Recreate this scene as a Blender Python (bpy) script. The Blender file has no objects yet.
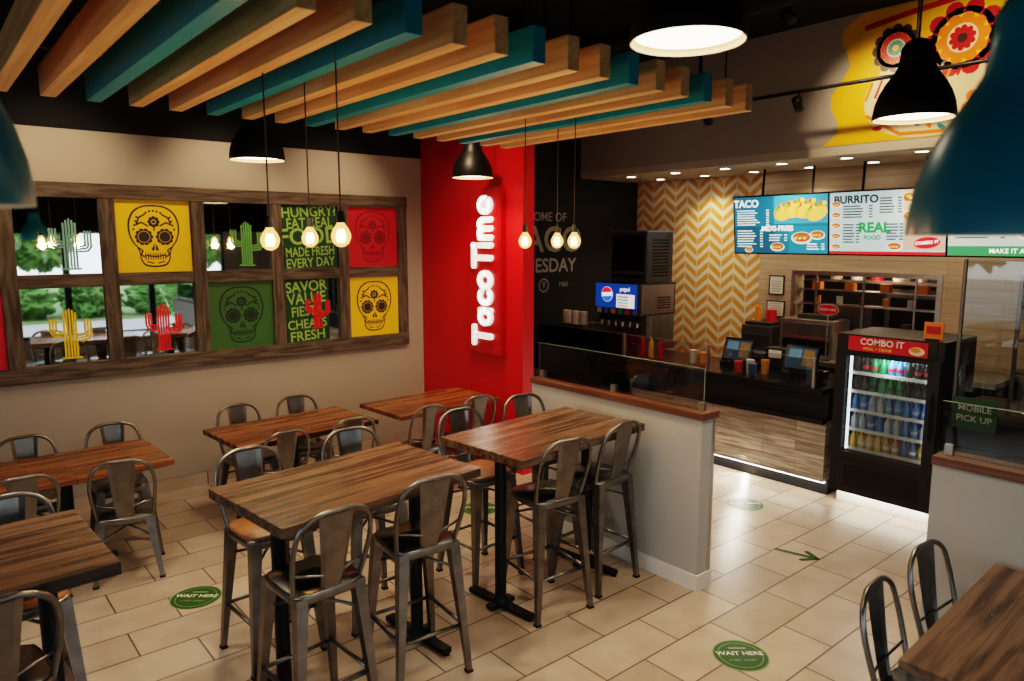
import bpy, math, random
from mathutils import Vector, Matrix, noise
random.seed(7)
S = bpy.context.scene
PI = math.pi

# ------------------------------------------------------------------ materials
def _nt(name):
    m = bpy.data.materials.new(name); m.use_nodes = True
    nt = m.node_tree; b = nt.nodes['Principled BSDF']
    return m, nt, b
def N(nt, t, **kw):
    n = nt.nodes.new(t)
    for k, v in kw.items(): setattr(n, k, v)
    return n
def c4(c): return (c[0], c[1], c[2], 1)
def pm(name, col, rough=0.5, metal=0.0, var=0.12, scale=6.0, bump=0.0, spec=None):
    m, nt, b = _nt(name)
    tc = N(nt, 'ShaderNodeTexCoord'); no = N(nt, 'ShaderNodeTexNoise')
    no.inputs['Scale'].default_value = scale; no.inputs['Detail'].default_value = 5
    nt.links.new(tc.outputs['Object'], no.inputs['Vector'])
    mx = N(nt, 'ShaderNodeMix', data_type='RGBA')
    mx.inputs[6].default_value = c4([c*(1-var) for c in col]); mx.inputs[7].default_value = c4([min(1, c*(1+var)) for c in col])
    nt.links.new(no.outputs['Fac'], mx.inputs[0]); nt.links.new(mx.outputs[2], b.inputs['Base Color'])
    b.inputs['Roughness'].default_value = rough; b.inputs['Metallic'].default_value = metal
    if spec is not None: b.inputs['Specular IOR Level'].default_value = spec
    if bump:
        bp = N(nt, 'ShaderNodeBump'); bp.inputs['Strength'].default_value = bump; bp.inputs['Distance'].default_value = 0.01
        nt.links.new(no.outputs['Fac'], bp.inputs['Height']); nt.links.new(bp.outputs[0], b.inputs['Normal'])
    return m
def em(name, col, strength):
    m, nt, b = _nt(name)
    b.inputs['Base Color'].default_value = c4(col)
    b.inputs['Emission Color'].default_value = c4(col); b.inputs['Emission Strength'].default_value = strength
    b.inputs['Roughness'].default_value = 0.4
    return m
def uv_axes(nt, ax):
    tc = N(nt, 'ShaderNodeTexCoord'); sp = N(nt, 'ShaderNodeSeparateXYZ'); cb = N(nt, 'ShaderNodeCombineXYZ')
    nt.links.new(tc.outputs['Object'], sp.inputs[0])
    for i, a in enumerate(ax): nt.links.new(sp.outputs[a], cb.inputs[i])
    return cb
def wood(name, c1, c2, dark, ax=('X','Y','Z'), plank=(1.2, .1), mortar=.002, rough=.45, grain=(1.5, 35), gs=.6, bump=.15, lo=.38, hi=.62):
    m, nt, b = _nt(name)
    cb = uv_axes(nt, ax)
    br = N(nt, 'ShaderNodeTexBrick')
    br.inputs['Scale'].default_value = 1; br.inputs['Brick Width'].default_value = plank[0]; br.inputs['Row Height'].default_value = plank[1]
    br.inputs['Mortar Size'].default_value = mortar; br.inputs['Mortar Smooth'].default_value = .1; br.inputs['Bias'].default_value = 0
    br.inputs['Color1'].default_value = c4(c1); br.inputs['Color2'].default_value = c4(c2); br.inputs['Mortar'].default_value = c4([x*.35 for x in dark])
    br.offset = .37
    nt.links.new(cb.outputs[0], br.inputs['Vector'])
    mp = N(nt, 'ShaderNodeMapping'); mp.inputs['Scale'].default_value = (grain[0], grain[1], grain[1])
    nt.links.new(cb.outputs[0], mp.inputs[0])
    no = N(nt, 'ShaderNodeTexNoise'); no.inputs['Scale'].default_value = 1.0; no.inputs['Detail'].default_value = 7; no.inputs['Distortion'].default_value = .6
    nt.links.new(mp.outputs[0], no.inputs['Vector'])
    rp = N(nt, 'ShaderNodeValToRGB'); rp.color_ramp.elements[0].position = lo; rp.color_ramp.elements[1].position = hi
    rp.color_ramp.elements[0].color = (1,1,1,1); rp.color_ramp.elements[1].color = (0,0,0,1)
    nt.links.new(no.outputs['Fac'], rp.inputs[0])
    ml = N(nt, 'ShaderNodeMath', operation='MULTIPLY'); ml.inputs[1].default_value = gs
    nt.links.new(rp.outputs[0], ml.inputs[0])
    mx = N(nt, 'ShaderNodeMix', data_type='RGBA'); mx.inputs[7].default_value = c4(dark)
    nt.links.new(ml.outputs[0], mx.inputs[0]); nt.links.new(br.outputs['Color'], mx.inputs[6])
    nt.links.new(mx.outputs[2], b.inputs['Base Color'])
    b.inputs['Roughness'].default_value = rough
    bp = N(nt, 'ShaderNodeBump'); bp.inputs['Strength'].default_value = bump; bp.inputs['Distance'].default_value = .004
    nt.links.new(no.outputs['Fac'], bp.inputs['Height']); nt.links.new(bp.outputs[0], b.inputs['Normal'])
    return m
def glassy(name, tint=(.9,.95,.95), rough=.02, base=0.0):
    m = bpy.data.materials.new(name); m.use_nodes = True; nt = m.node_tree; nt.nodes.clear()
    o = N(nt, 'ShaderNodeOutputMaterial'); mx = N(nt, 'ShaderNodeMixShader'); t = N(nt, 'ShaderNodeBsdfTransparent'); g = N(nt, 'ShaderNodeBsdfGlossy')
    t.inputs[0].default_value = c4(tint); g.inputs['Roughness'].default_value = rough
    fr = N(nt, 'ShaderNodeFresnel'); fr.inputs[0].default_value = 1.5
    ad = N(nt, 'ShaderNodeMath', operation='ADD'); ad.inputs[1].default_value = base; nt.links.new(fr.outputs[0], ad.inputs[0])
    nt.links.new(ad.outputs[0], mx.inputs[0]); nt.links.new(t.outputs[0], mx.inputs[1]); nt.links.new(g.outputs[0], mx.inputs[2]); nt.links.new(mx.outputs[0], o.inputs[0])
    return m
def amber_glass():
    m = bpy.data.materials.new('amber_bulb_glass'); m.use_nodes = True; nt = m.node_tree; nt.nodes.clear()
    o = N(nt, 'ShaderNodeOutputMaterial'); mx = N(nt, 'ShaderNodeMixShader'); t = N(nt, 'ShaderNodeBsdfTransparent'); e = N(nt, 'ShaderNodeEmission')
    t.inputs[0].default_value = (1,.85,.6,1); e.inputs[0].default_value = (1,.50,.16,1); e.inputs[1].default_value = 3.2
    mx.inputs[0].default_value = .45
    nt.links.new(t.outputs[0], mx.inputs[1]); nt.links.new(e.outputs[0], mx.inputs[2]); nt.links.new(mx.outputs[0], o.inputs[0])
    return m

M = {}
M['wallA'] = pm('plaster_cream', (.42,.375,.33), .75, var=.06, scale=2.5, bump=.05)
M['gray'] = pm('paint_gray', (.36,.345,.33), .7, var=.05, scale=2)
M['halfwall'] = pm('paint_light_gray', (.47,.47,.465), .6, var=.04, scale=3)
M['red'] = pm('paint_red', (.62,.007,.012), .5, var=.06, scale=3)
M['redsign'] = pm('sign_red', (.52,.005,.010), .35, var=.04)
M['black'] = pm('paint_black', (.016,.016,.018), .7, var=.2)
M['blackgloss'] = pm('black_gloss', (.010,.010,.011), .2, var=.2)
M['blacksatin'] = pm('black_satin', (.008,.008,.009), .45, var=.2)
M['blackmetal'] = pm('black_metal', (.02,.02,.022), .4, metal=.6, var=.2)
M['ceil'] = pm('ceiling_black', (.007,.008,.010), .85, var=.3)
M['whiteceil'] = pm('ceiling_white', (.50,.47,.42), .7, var=.04)
M['steel'] = pm('brushed_steel', (.52,.51,.49), .32, metal=.95, var=.2, scale=12)
M['dsteel'] = pm('dark_steel', (.14,.135,.13), .35, metal=.6, var=.3, scale=8)
M['gun'] = pm('gunmetal', (.235,.228,.222), .33, metal=1, var=.5, scale=11)
M['gundark'] = pm('gunmetal_seat', (.045,.04,.038), .32, metal=.8, var=.35, scale=9)
M['rubber'] = pm('rubber', (.02,.02,.02), .8)
M['teal'] = pm('paint_teal', (.007,.27,.38), .45, var=.15, scale=8)
M['tealgloss'] = pm('enamel_teal', (.005,.21,.31), .3, var=.08)
M['pine'] = wood('pine', (.76,.49,.25), (.66,.40,.18), (.42,.23,.09), ax=('Y','X','Z'), plank=(20, 20), mortar=0, rough=.55, grain=(1.2, 30), gs=.5)
M['table_dark'] = wood('table_walnut', (.20,.125,.085), (.15,.092,.062), (.042,.026,.018), plank=(3, .19), mortar=.0012, rough=.27, grain=(1.6, 22), gs=.9, lo=.36, hi=.60)
M['table_warm'] = wood('table_acacia', (.42,.175,.065), (.19,.07,.028), (.08,.03,.014), plank=(.62, .06), mortar=.0018, rough=.26, grain=(2.5, 40), gs=.6)
M['seatwood'] = wood('seat_wood', (.46,.20,.08), (.38,.16,.065), (.20,.08,.03), plank=(3,.12), mortar=.001, rough=.4)
M['rustic'] = wood('rustic_wood', (.165,.128,.102), (.125,.095,.075), (.04,.03,.024), ax=('X','Z','Y'), plank=(9,9), mortar=0, rough=.8, grain=(3, 28), gs=.8, bump=.5)
M['rusticv'] = wood('rustic_wood_upright', (.165,.128,.102), (.125,.095,.075), (.04,.03,.024), ax=('Z','X','Y'), plank=(9,9), mortar=0, rough=.8, grain=(3, 28), gs=.8, bump=.5)
M['counterwood'] = wood('counter_planks', (.70,.65,.60), (.24,.195,.165), (.13,.10,.08), ax=('Y','Z','X'), plank=(.9,.095), mortar=.002, rough=.6, grain=(2.5, 30), gs=.7, bump=.3)
M['panelwood'] = wood('light_oak_panel', (.62,.50,.38), (.55,.43,.32), (.40,.29,.20), ax=('Y','Z','X'), plank=(1.4,.13), mortar=.0015, rough=.55, grain=(2, 26), gs=.45)
M['capwood'] = wood('cap_wood', (.20,.095,.055), (.16,.075,.045), (.07,.03,.02), ax=('Y','X','Z'), plank=(9,9), mortar=0, rough=.35)
M['yellow'] = pm('poster_yellow', (.90,.56,.012), .5, var=.03)
M['pgreen'] = pm('poster_green', (.05,.14,.04), .5, var=.05)
M['dgreen'] = pm('poster_dark_green', (.010,.058,.024), .5, var=.05)
M['pred'] = pm('poster_red', (.56,.012,.03), .5, var=.04)
M['ink'] = pm('ink_dark', (.035,.028,.02), .6)
M['inkred'] = pm('ink_maroon', (.20,.005,.012), .6)
M['inkgreen'] = pm('ink_green', (.010,.032,.015), .6)
M['lime'] = pm('lime_green', (.30,.50,.12), .5)
M['decgreen'] = pm('decal_green', (.14,.40,.10), .5)
M['decteal'] = pm('decal_teal', (.20,.44,.40), .5)
M['decyellow'] = pm('decal_yellow', (.92,.60,.02), .5)
M['decreflred'] = pm('decal_reflection_red', (.72,.015,.02), .5)
M['white'] = pm('paper_white', (.8,.79,.76), .6, var=.03)
M['cream'] = pm('paint_cream', (.80,.70,.52), .6, var=.03)
M['orange'] = pm('paint_orange', (.80,.26,.03), .55)
M['chalk'] = pm('chalk_gray', (.42,.42,.41), .7)
M['floorgreen'] = pm('floor_sticker_green', (.022,.085,.015), .45)
M['floorlime'] = pm('floor_sticker_lime', (.24,.38,.13), .45)
M['glass'] = glassy('clear_glass', (.86,.9,.9), base=.03); M['winglass'] = glassy('window_glass', (.97,.98,.98))
M['glassedge'] = pm('glass_edge', (.30,.38,.36), .2)
M['mirror'] = pm('mirror_silver', (.84,.86,.86), .02, metal=1, var=.005)
M['letters'] = em('sign_letters_white', (1,.97,.92), .8)
M['filament'] = em('bulb_filament', (1,.70,.36), 38)
M['amber'] = amber_glass()
M['disc'] = em('lamp_diffuser', (1,.84,.62), 6.5)
M['disc2'] = em('downlight_lens', (1,.88,.68), 14)
M['led'] = em('led_strip', (1,.93,.82), 12)
M['fridgelight'] = em('fridge_inner_light', (.85,.93,1), 2.4)
M['goldin'] = pm('shade_inner', (.75,.62,.42), .5)
M['foliage'] = pm('foliage', (.09,.19,.045), .8, var=.6, scale=4)
M['grass'] = pm('grass', (.14,.22,.07), .9, var=.4, scale=3)
M['asphalt'] = pm('asphalt', (.34,.34,.34), .9, var=.2)
M['bark'] = pm('bark', (.10,.06,.04), .9)
def tile_mat():
    m, nt, b = _nt('floor_tiles')
    tc = N(nt, 'ShaderNodeTexCoord')
    mp = N(nt, 'ShaderNodeMapping'); mp.inputs['Location'].default_value = (.1,.07,0)
    nt.links.new(tc.outputs['Object'], mp.inputs[0])
    br = N(nt, 'ShaderNodeTexBrick'); br.offset = .5
    for k, v in {'Scale':1,'Brick Width':.61,'Row Height':.305,'Mortar Size':.0055,'Mortar Smooth':.15}.items(): br.inputs[k].default_value = v
    br.inputs['Color1'].default_value = (.58,.48,.395,1); br.inputs['Color2'].default_value = (.455,.37,.30,1); br.inputs['Mortar'].default_value = (.14,.105,.08,1)
    nt.links.new(mp.outputs[0], br.inputs['Vector'])
    no = N(nt, 'ShaderNodeTexNoise'); no.inputs['Scale'].default_value = 4; no.inputs['Detail'].default_value = 9
    nt.links.new(tc.outputs['Object'], no.inputs['Vector'])
    mx = N(nt, 'ShaderNodeMix', data_type='RGBA', blend_type='MULTIPLY'); mx.inputs[0].default_value = .7
    rp = N(nt, 'ShaderNodeValToRGB'); rp.color_ramp.elements[0].position=.3; rp.color_ramp.elements[0].color=(.70,.64,.58,1); rp.color_ramp.elements[1].position=.7
    nt.links.new(no.outputs['Fac'], rp.inputs[0])
    nt.links.new(br.outputs['Color'], mx.inputs[6]); nt.links.new(rp.outputs[0], mx.inputs[7]); nt.links.new(mx.outputs[2], b.inputs['Base Color'])
    b.inputs['Roughness'].default_value = .33
    bp = N(nt, 'ShaderNodeBump'); bp.invert = True; bp.inputs['Strength'].default_value = .4; bp.inputs['Distance'].default_value=.003
    nt.links.new(br.outputs['Fac'], bp.inputs['Height']); nt.links.new(bp.outputs[0], b.inputs['Normal'])
    return m
M['tile'] = tile_mat()
def chevron_mat():
    m, nt, b = _nt('chevron_wallcovering')
    tc = N(nt, 'ShaderNodeTexCoord'); sp = N(nt, 'ShaderNodeSeparateXYZ'); nt.links.new(tc.outputs['Object'], sp.inputs[0])
    def mth(op, a, bb=None):
        n = N(nt, 'ShaderNodeMath', operation=op)
        for i, x in enumerate((a, bb)):
            if x is None: continue
            if isinstance(x, (int, float)): n.inputs[i].default_value = x
            else: nt.links.new(x, n.inputs[i])
        return n.outputs[0]
    pp = mth('PINGPONG', sp.outputs['Y'], .19)
    t = mth('ADD', sp.outputs['Z'], mth('MULTIPLY', pp, .8))
    fr = mth('FRACT', mth('DIVIDE', t, .145))
    band = mth('GREATER_THAN', fr, .45)
    j = mth('PINGPONG', sp.outputs['Y'], .095)
    joint = mth('GREATER_THAN', j, .006)
    col = mth('MULTIPLY', band, joint)
    no = N(nt, 'ShaderNodeTexNoise'); no.inputs['Scale'].default_value = 9; nt.links.new(tc.outputs['Object'], no.inputs['Vector'])
    oc = N(nt, 'ShaderNodeMix', data_type='RGBA'); oc.inputs[6].default_value=(.55,.25,.05,1); oc.inputs[7].default_value=(.78,.43,.12,1)
    nt.links.new(no.outputs['Fac'], oc.inputs[0])
    mx = N(nt, 'ShaderNodeMix', data_type='RGBA'); mx.inputs[6].default_value=(.80,.72,.59,1); nt.links.new(oc.outputs[2], mx.inputs[7])
    nt.links.new(col, mx.inputs[0]); nt.links.new(mx.outputs[2], b.inputs['Base Color']); b.inputs['Roughness'].default_value=.5
    return m
M['chevron'] = chevron_mat()
_colors = {}
def flat(col, e=0):
    k = (tuple(col), e)
    if k not in _colors:
        nm = 'tint_%d' % len(_colors)
        _colors[k] = em(nm, col, e) if e else pm(nm, col, .35, var=.05)
    return _colors[k]

# ------------------------------------------------------------------ mesh builder
class Plane:
    def __init__(s, O, U, V):
        s.O=Vector(O); s.U=Vector(U).normalized(); s.V=Vector(V).normalized(); s.N=s.U.cross(s.V)
    def p(s, u, v, n=0): return s.O+s.U*u+s.V*v+s.N*n
class MB:
    def __init__(s): s.v=[]; s.f=[]; s.m=[]; s.s=[]; s.mats=[]
    def mi(s, mat):
        if isinstance(mat, str): mat = M[mat]
        if mat not in s.mats: s.mats.append(mat)
        return s.mats.index(mat)
    def add(s, vs, fs, mat, smooth=False):
        o=len(s.v); s.v += [tuple(x) for x in vs]; k=s.mi(mat)
        for f in fs: s.f.append([o+i for i in f]); s.m.append(k); s.s.append(smooth)
    def hexa(s, b, t, mat):
        s.add(list(b)+list(t), [(3,2,1,0),(4,5,6,7),(0,1,5,4),(1,2,6,5),(2,3,7,6),(3,0,4,7)], mat)
    def box(s, x0,x1,y0,y1,z0,z1, mat):
        s.hexa([(x0,y0,z0),(x1,y0,z0),(x1,y1,z0),(x0,y1,z0)], [(x0,y0,z1),(x1,y0,z1),(x1,y1,z1),(x0,y1,z1)], mat)
    def pbox(s, P, u0,u1,v0,v1,n0,n1, mat):
        s.hexa([P.p(u0,v0,n0),P.p(u1,v0,n0),P.p(u1,v1,n0),P.p(u0,v1,n0)], [P.p(u0,v0,n1),P.p(u1,v0,n1),P.p(u1,v1,n1),P.p(u0,v1,n1)], mat)
    def beam(s, a, b, wa, wb, mat):
        a=Vector(a); b=Vector(b)
        q=[(-1,-1),(1,-1),(1,1),(-1,1)]
        s.hexa([(a.x+i*wa,a.y+j*wa,a.z) for i,j in q], [(b.x+i*wb,b.y+j*wb,b.z) for i,j in q], mat)
    def tube(s, path, r, mat, n=8):
        path=[Vector(p) for p in path]; vs=[]; fs=[]; prev=None
        for i,p in enumerate(path):
            if i==0: t=path[1]-p
            elif i==len(path)-1: t=p-path[i-1]
            else: t=path[i+1]-path[i-1]
            t.normalize()
            if prev is None:
                up=Vector((0,0,1)) if abs(t.z)<.9 else Vector((1,0,0)); a=t.cross(up).normalized()
            else: a=(prev-t*prev.dot(t)).normalized()
            prev=a; bb=t.cross(a)
            for k in range(n):
                an=2*PI*k/n; vs.append(p+(a*math.cos(an)+bb*math.sin(an))*r)
        for i in range(len(path)-1):
            for k in range(n): fs.append((i*n+k, i*n+(k+1)%n, (i+1)*n+(k+1)%n, (i+1)*n+k))
        fs.append(tuple(range(n))[::-1]); fs.append(tuple(range((len(path)-1)*n, len(path)*n)))
        s.add(vs, fs, mat, True)
    def lathe(s, prof, c, mat, n=24, smooth=True):
        vs=[]; fs=[]; c=Vector(c)
        for r,z in prof:
            for k in range(n):
                an=2*PI*k/n; vs.append(c+Vector((r*math.cos(an), r*math.sin(an), z)))
        for i in range(len(prof)-1):
            for k in range(n): fs.append((i*n+k, i*n+(k+1)%n, (i+1)*n+(k+1)%n, (i+1)*n+k))
        s.add(vs, fs, mat, smooth)
    def disc(s, c, r, mat, n=28, up=False):
        c=Vector(c); vs=[c+Vector((r*math.cos(2*PI*k/n), r*math.sin(2*PI*k/n),0)) for k in range(n)]
        f=tuple(range(n)); s.add(vs,[f if up else f[::-1]],mat)
    def cyl(s, c, r, h, mat, n=20, r2=None):
        r2=r if r2 is None else r2
        s.lathe([(r,0),(r2,h)], c, mat, n); s.disc(c, r, mat, n); s.disc(Vector(c)+Vector((0,0,h)), r2, mat, n, up=True)
    def poly(s, P, pts, n, mat):
        s.add([P.p(u,v,n) for u,v in pts],[tuple(range(len(pts)))],mat)
    def circ(s, P, u, v, r, n, mat, k=24, ry=None, rot=0):
        ry=r if ry is None else ry; pts=[]
        for i in range(k):
            a=2*PI*i/k; x=r*math.cos(a); y=ry*math.sin(a); pts.append((u+x*math.cos(rot)-y*math.sin(rot), v+x*math.sin(rot)+y*math.cos(rot)))
        s.poly(P, pts, n, mat)
    def rect(s, P, u0,u1,v0,v1,n,mat): s.poly(P,[(u0,v0),(u1,v0),(u1,v1),(u0,v1)],n,mat)
    def stroke(s, P, pts, w, n, mat):
        h=w/2
        for i in range(len(pts)-1):
            (x0,y0),(x1,y1)=pts[i],pts[i+1]; L=math.hypot(x1-x0,y1-y0) or 1e-6; nx,ny=-(y1-y0)/L*h,(x1-x0)/L*h
            s.poly(P,[(x0-nx,y0-ny),(x1-nx,y1-ny),(x1+nx,y1+ny),(x0+nx,y0+ny)],n,mat)
        for x,y in pts: s.circ(P,x,y,h,n+.0001,mat,8)
    def stroke3(s, P, pts, w, n0, n1, mat):
        h=w/2; k=14
        for i in range(len(pts)-1):
            (x0,y0),(x1,y1)=pts[i],pts[i+1]; L=math.hypot(x1-x0,y1-y0) or 1e-6; nx,ny=-(y1-y0)/L*h,(x1-x0)/L*h
            q=[(x0-nx,y0-ny),(x1-nx,y1-ny),(x1+nx,y1+ny),(x0+nx,y0+ny)]
            s.hexa([P.p(u,v,n0) for u,v in q],[P.p(u,v,n1) for u,v in q],mat)
        for x,y in pts:
            c=[(x+h*math.cos(2*PI*j/k),y+h*math.sin(2*PI*j/k)) for j in range(k)]
            s.add([P.p(u,v,n0) for u,v in c]+[P.p(u,v,n1+.0002) for u,v in c],[tuple(range(k,2*k))]+[(j,(j+1)%k,k+(j+1)%k,k+j) for j in range(k)],mat)
    def text(s, P, txt, u, v, size, n, mat, align='CENTER', rot=0, sx=1, ext=0, bold=.012):
        cu=bpy.data.curves.new('t','FONT'); cu.body=txt; cu.size=size; cu.align_x=align; cu.align_y='CENTER'; cu.resolution_u=3
        cu.offset=bold*size; cu.extrude=ext; cu.space_line=.85
        ob=bpy.data.objects.new('t',cu); bpy.context.collection.objects.link(ob)
        dg=bpy.context.evaluated_depsgraph_get(); dg.update(); me=ob.evaluated_get(dg).to_mesh()
        ca,sa=math.cos(rot),math.sin(rot); vs=[]
        for q in me.vertices:
            x,y=q.co.x*sx,q.co.y; vs.append(P.p(u+x*ca-y*sa, v+x*sa+y*ca, n+ext+q.co.z))
        s.add(vs,[tuple(pl.vertices) for pl in me.polygons],mat)
        ob.evaluated_get(dg).to_mesh_clear(); bpy.data.objects.remove(ob); bpy.data.curves.remove(cu)
    def mesh(s, name):
        me=bpy.data.meshes.new(name); me.from_pydata(s.v,[],s.f)
        for m in s.mats: me.materials.append(m)
        for i,p in enumerate(me.polygons): p.material_index=s.m[i]; p.use_smooth=s.s[i]
        me.update(); return me
    def obj(s, name, parent=None, loc=None, rot=0, bevel=0):
        ob=bpy.data.objects.new(name, s.mesh(name)); bpy.context.collection.objects.link(ob)
        if loc: ob.location=loc
        ob.rotation_euler[2]=rot
        if parent: ob.parent=parent
        if bevel:
            b=ob.modifiers.new('bevel','BEVEL'); b.width=bevel; b.segments=2; b.limit_method='ANGLE'; b.angle_limit=math.radians(50)
        return ob
def inst(name, me, loc, rot=0, parent=None):
    ob=bpy.data.objects.new(name, me); bpy.context.collection.objects.link(ob); ob.location=loc; ob.rotation_euler[2]=rot
    if parent: ob.parent=parent
    return ob
def empty(name, loc=(0,0,0)):
    e=bpy.data.objects.new(name,None); bpy.context.collection.objects.link(e); e.location=loc; e.empty_display_size=.1; return e
def catmull(pts, k=6, closed=False):
    P=[Vector(p) for p in pts]; out=[]; n=len(P)
    rng=range(n) if closed else range(n-1)
    for i in rng:
        if closed: p0,p1,p2,p3=P[i-1],P[i],P[(i+1)%n],P[(i+2)%n]
        else: p0=P[max(i-1,0)];p1=P[i];p2=P[i+1];p3=P[min(i+2,n-1)]
        for j in range(k):
            t=j/k; out.append(.5*((2*p1)+(-p0+p2)*t+(2*p0-5*p1+4*p2-p3)*t*t+(-p0+3*p1-3*p2+p3)*t**3))
    if not closed: out.append(P[-1])
    return out
def light(name, kind, loc, energy, col=(1,.8,.55), size=.1, spot=None, parent=None, blend=.5, target=None, sy=None):
    l=bpy.data.lights.new(name,kind); l.energy=energy; l.color=col
    if kind=='AREA':
        l.size=size
        if sy: l.shape='RECTANGLE'; l.size_y=sy
    else: l.shadow_soft_size=size
    if kind=='SPOT': l.spot_size=spot or 1.6; l.spot_blend=blend
    ob=bpy.data.objects.new(name,l); bpy.context.collection.objects.link(ob); ob.location=loc
    if target is not None: ob.rotation_euler=(Vector(target)-Vector(loc)).to_track_quat('-Z','Y').to_euler()
    if parent: ob.parent=parent
    return ob

# ------------------------------------------------------------------ room
H=2.3; YW=6.95; XE=8.2; XR=4.5; YR=5.2; XS=7.03; ZC=4.4; ZL=3.12; XW=-2.6; YS=-3.0
WA=Plane((0,YW,0),(1,0,0),(0,0,1)); WE=Plane((XE,0,0),(0,-1,0),(0,0,1)); WR=Plane((XR,0,0),(0,-1,0),(0,0,1))
b=MB(); b.box(XW-.15,XE+.15,YS-.15,YW+.15,-.1,0,'tile'); b.obj('floor')
b=MB(); b.box(XW-.15,XE+.15,YS-.15,YW+.15,ZC,ZC+.1,'ceil'); b.obj('ceiling')
b=MB(); b.box(XW-.15,XR,YW,YW+.15,0,3.2,'wallA'); b.box(XW-.15,XR,YW,YW+.15,3.2,ZC,'ceil'); b.box(XR,XE+.15,YW,YW+.15,0,ZC,'black'); b.obj('wall_north')
b=MB(); b.box(XR,XR+.14,YR,YW,0,3.55,'red'); b.box(XR,XR+.14,YR,YW,3.55,ZC,'ceil'); b.obj('wall_red')
b=MB(); b.box(XE,XE+.15,4.93,YW,0,ZL,'chevron'); b.obj('wall_chevron')
b=MB()
oy0,oy1,oz0,oz1=2.88,4.43,1.2,1.9
b.box(XE-.03,XE+.15,YS,oy0,0,ZL,'panelwood'); b.box(XE-.03,XE+.15,oy1,4.93,0,ZL,'panelwood')
b.box(XE-.03,XE+.15,oy0,oy1,0,oz0,'steel'); b.box(XE-.03,XE+.15,oy0,oy1,oz1,ZL,'panelwood'); b.obj('wall_east')
b=MB(); b.box(XS,XE+.15,YS,YW,ZL,ZL+.08,'whiteceil'); b.box(XS,XS+.1,YS,YW,ZL+.08,ZC,'gray'); b.obj('ceiling_soffit')
WT=2.5
def window_wall(name, axis, pos, a0, a1, w0, w1, thick, nwin):
    b=MB()
    def bx(p0,p1,z0,z1,t0,t1,m):
        if axis=='y': b.box(p0,p1,pos+t0,pos+t1,z0,z1,m)
        else: b.box(pos+t0,pos+t1,p0,p1,z0,z1,m)
    bx(a0,a1,0,.35,0,thick,'gray'); bx(a0,a1,WT,ZC,0,thick,'ceil')
    bx(a0,w0,.35,WT,0,thick,'gray'); bx(w1,a1,.35,WT,0,thick,'gray'); b.obj(name)
    step=(w1-w0)/nwin
    for i in range(nwin):
        b=MB(); p=w0+i*step; q=p+step; f=.06
        bx(p,p+f,.35,WT,.03,thick-.03,'blackmetal'); bx(q-f,q,.35,WT,.03,thick-.03,'blackmetal')
        bx(p+f,q-f,.35,.35+f,.03,thick-.03,'blackmetal'); bx(p+f,q-f,WT-f,WT,.03,thick-.03,'blackmetal')
        bx(p+f,q-f,.41,WT-f,.07,.078,'winglass')
        b.obj('window_%s%d'%('s' if axis=='y' else 'w',i+1))
window_wall('wall_south','y',YS-.15,XW-.15,XE+.15,-2.2,5.6,.15,5)
window_wall('wall_west','x',XW-.15,YS,YW,-2.4,5.4,.15,5)
b=MB(); b.box(XW,XR,YW-.015,YW,0,.12,'tile'); b.obj('baseboard_north')
# ------------------------------------------------------------------ outside
b=MB(); b.box(-40,40,-40,YS-.3,-.2,-.12,'asphalt'); b.box(-40,XW-.3,YS-.3,30,-.2,-.12,'asphalt'); b.box(-40,40,-40,-11,-.12,-.08,'grass'); b.obj('ground_outside')
def foliage_mesh(r, seed):
    import bmesh
    bm=bmesh.new(); bmesh.ops.create_icosphere(bm,subdivisions=5,radius=r)
    for v in bm.verts:
        n=noise.noise(v.co*3.1/r+Vector((seed,0,0)))*.35+noise.noise(v.co*9/r+Vector((0,seed,0)))*.25+noise.noise(v.co*22/r)*.12
        v.co*=1+n
    me=bpy.data.meshes.new('foliage'); bm.to_mesh(me); bm.free(); me.materials.append(M['foliage']); return me
fm=[foliage_mesh(1.0,i*3.7) for i in range(3)]
for i in range(8):
    e=empty('hedge_bush',(-6+i*2.1,-12-random.random(),-.1)); o=inst('foliage',fm[i%3],(0,0,.5),i,e); o.scale=(1.1,.8,.65)
for i,(x,y) in enumerate([(-7,-15),(-2.5,-17),(2.6,-15),(9,-17),(-11,3),(-12,8),(-10,-3)]):
    e=empty('garden_tree',(x,y,-.1)); t=MB(); t.cyl((0,0,0),.16,2.2,'bark',10,.11); t.obj('trunk',e)
    for k,(dx,dy,dz,s) in enumerate([(0,0,3.1,1.3),(.8,.3,2.4,.9),(-.8,-.2,2.6,.95)]):
        o=inst('crown',fm[(i+k)%3],(dx,dy,dz),k,e); o.scale=(s,s,s)

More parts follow.
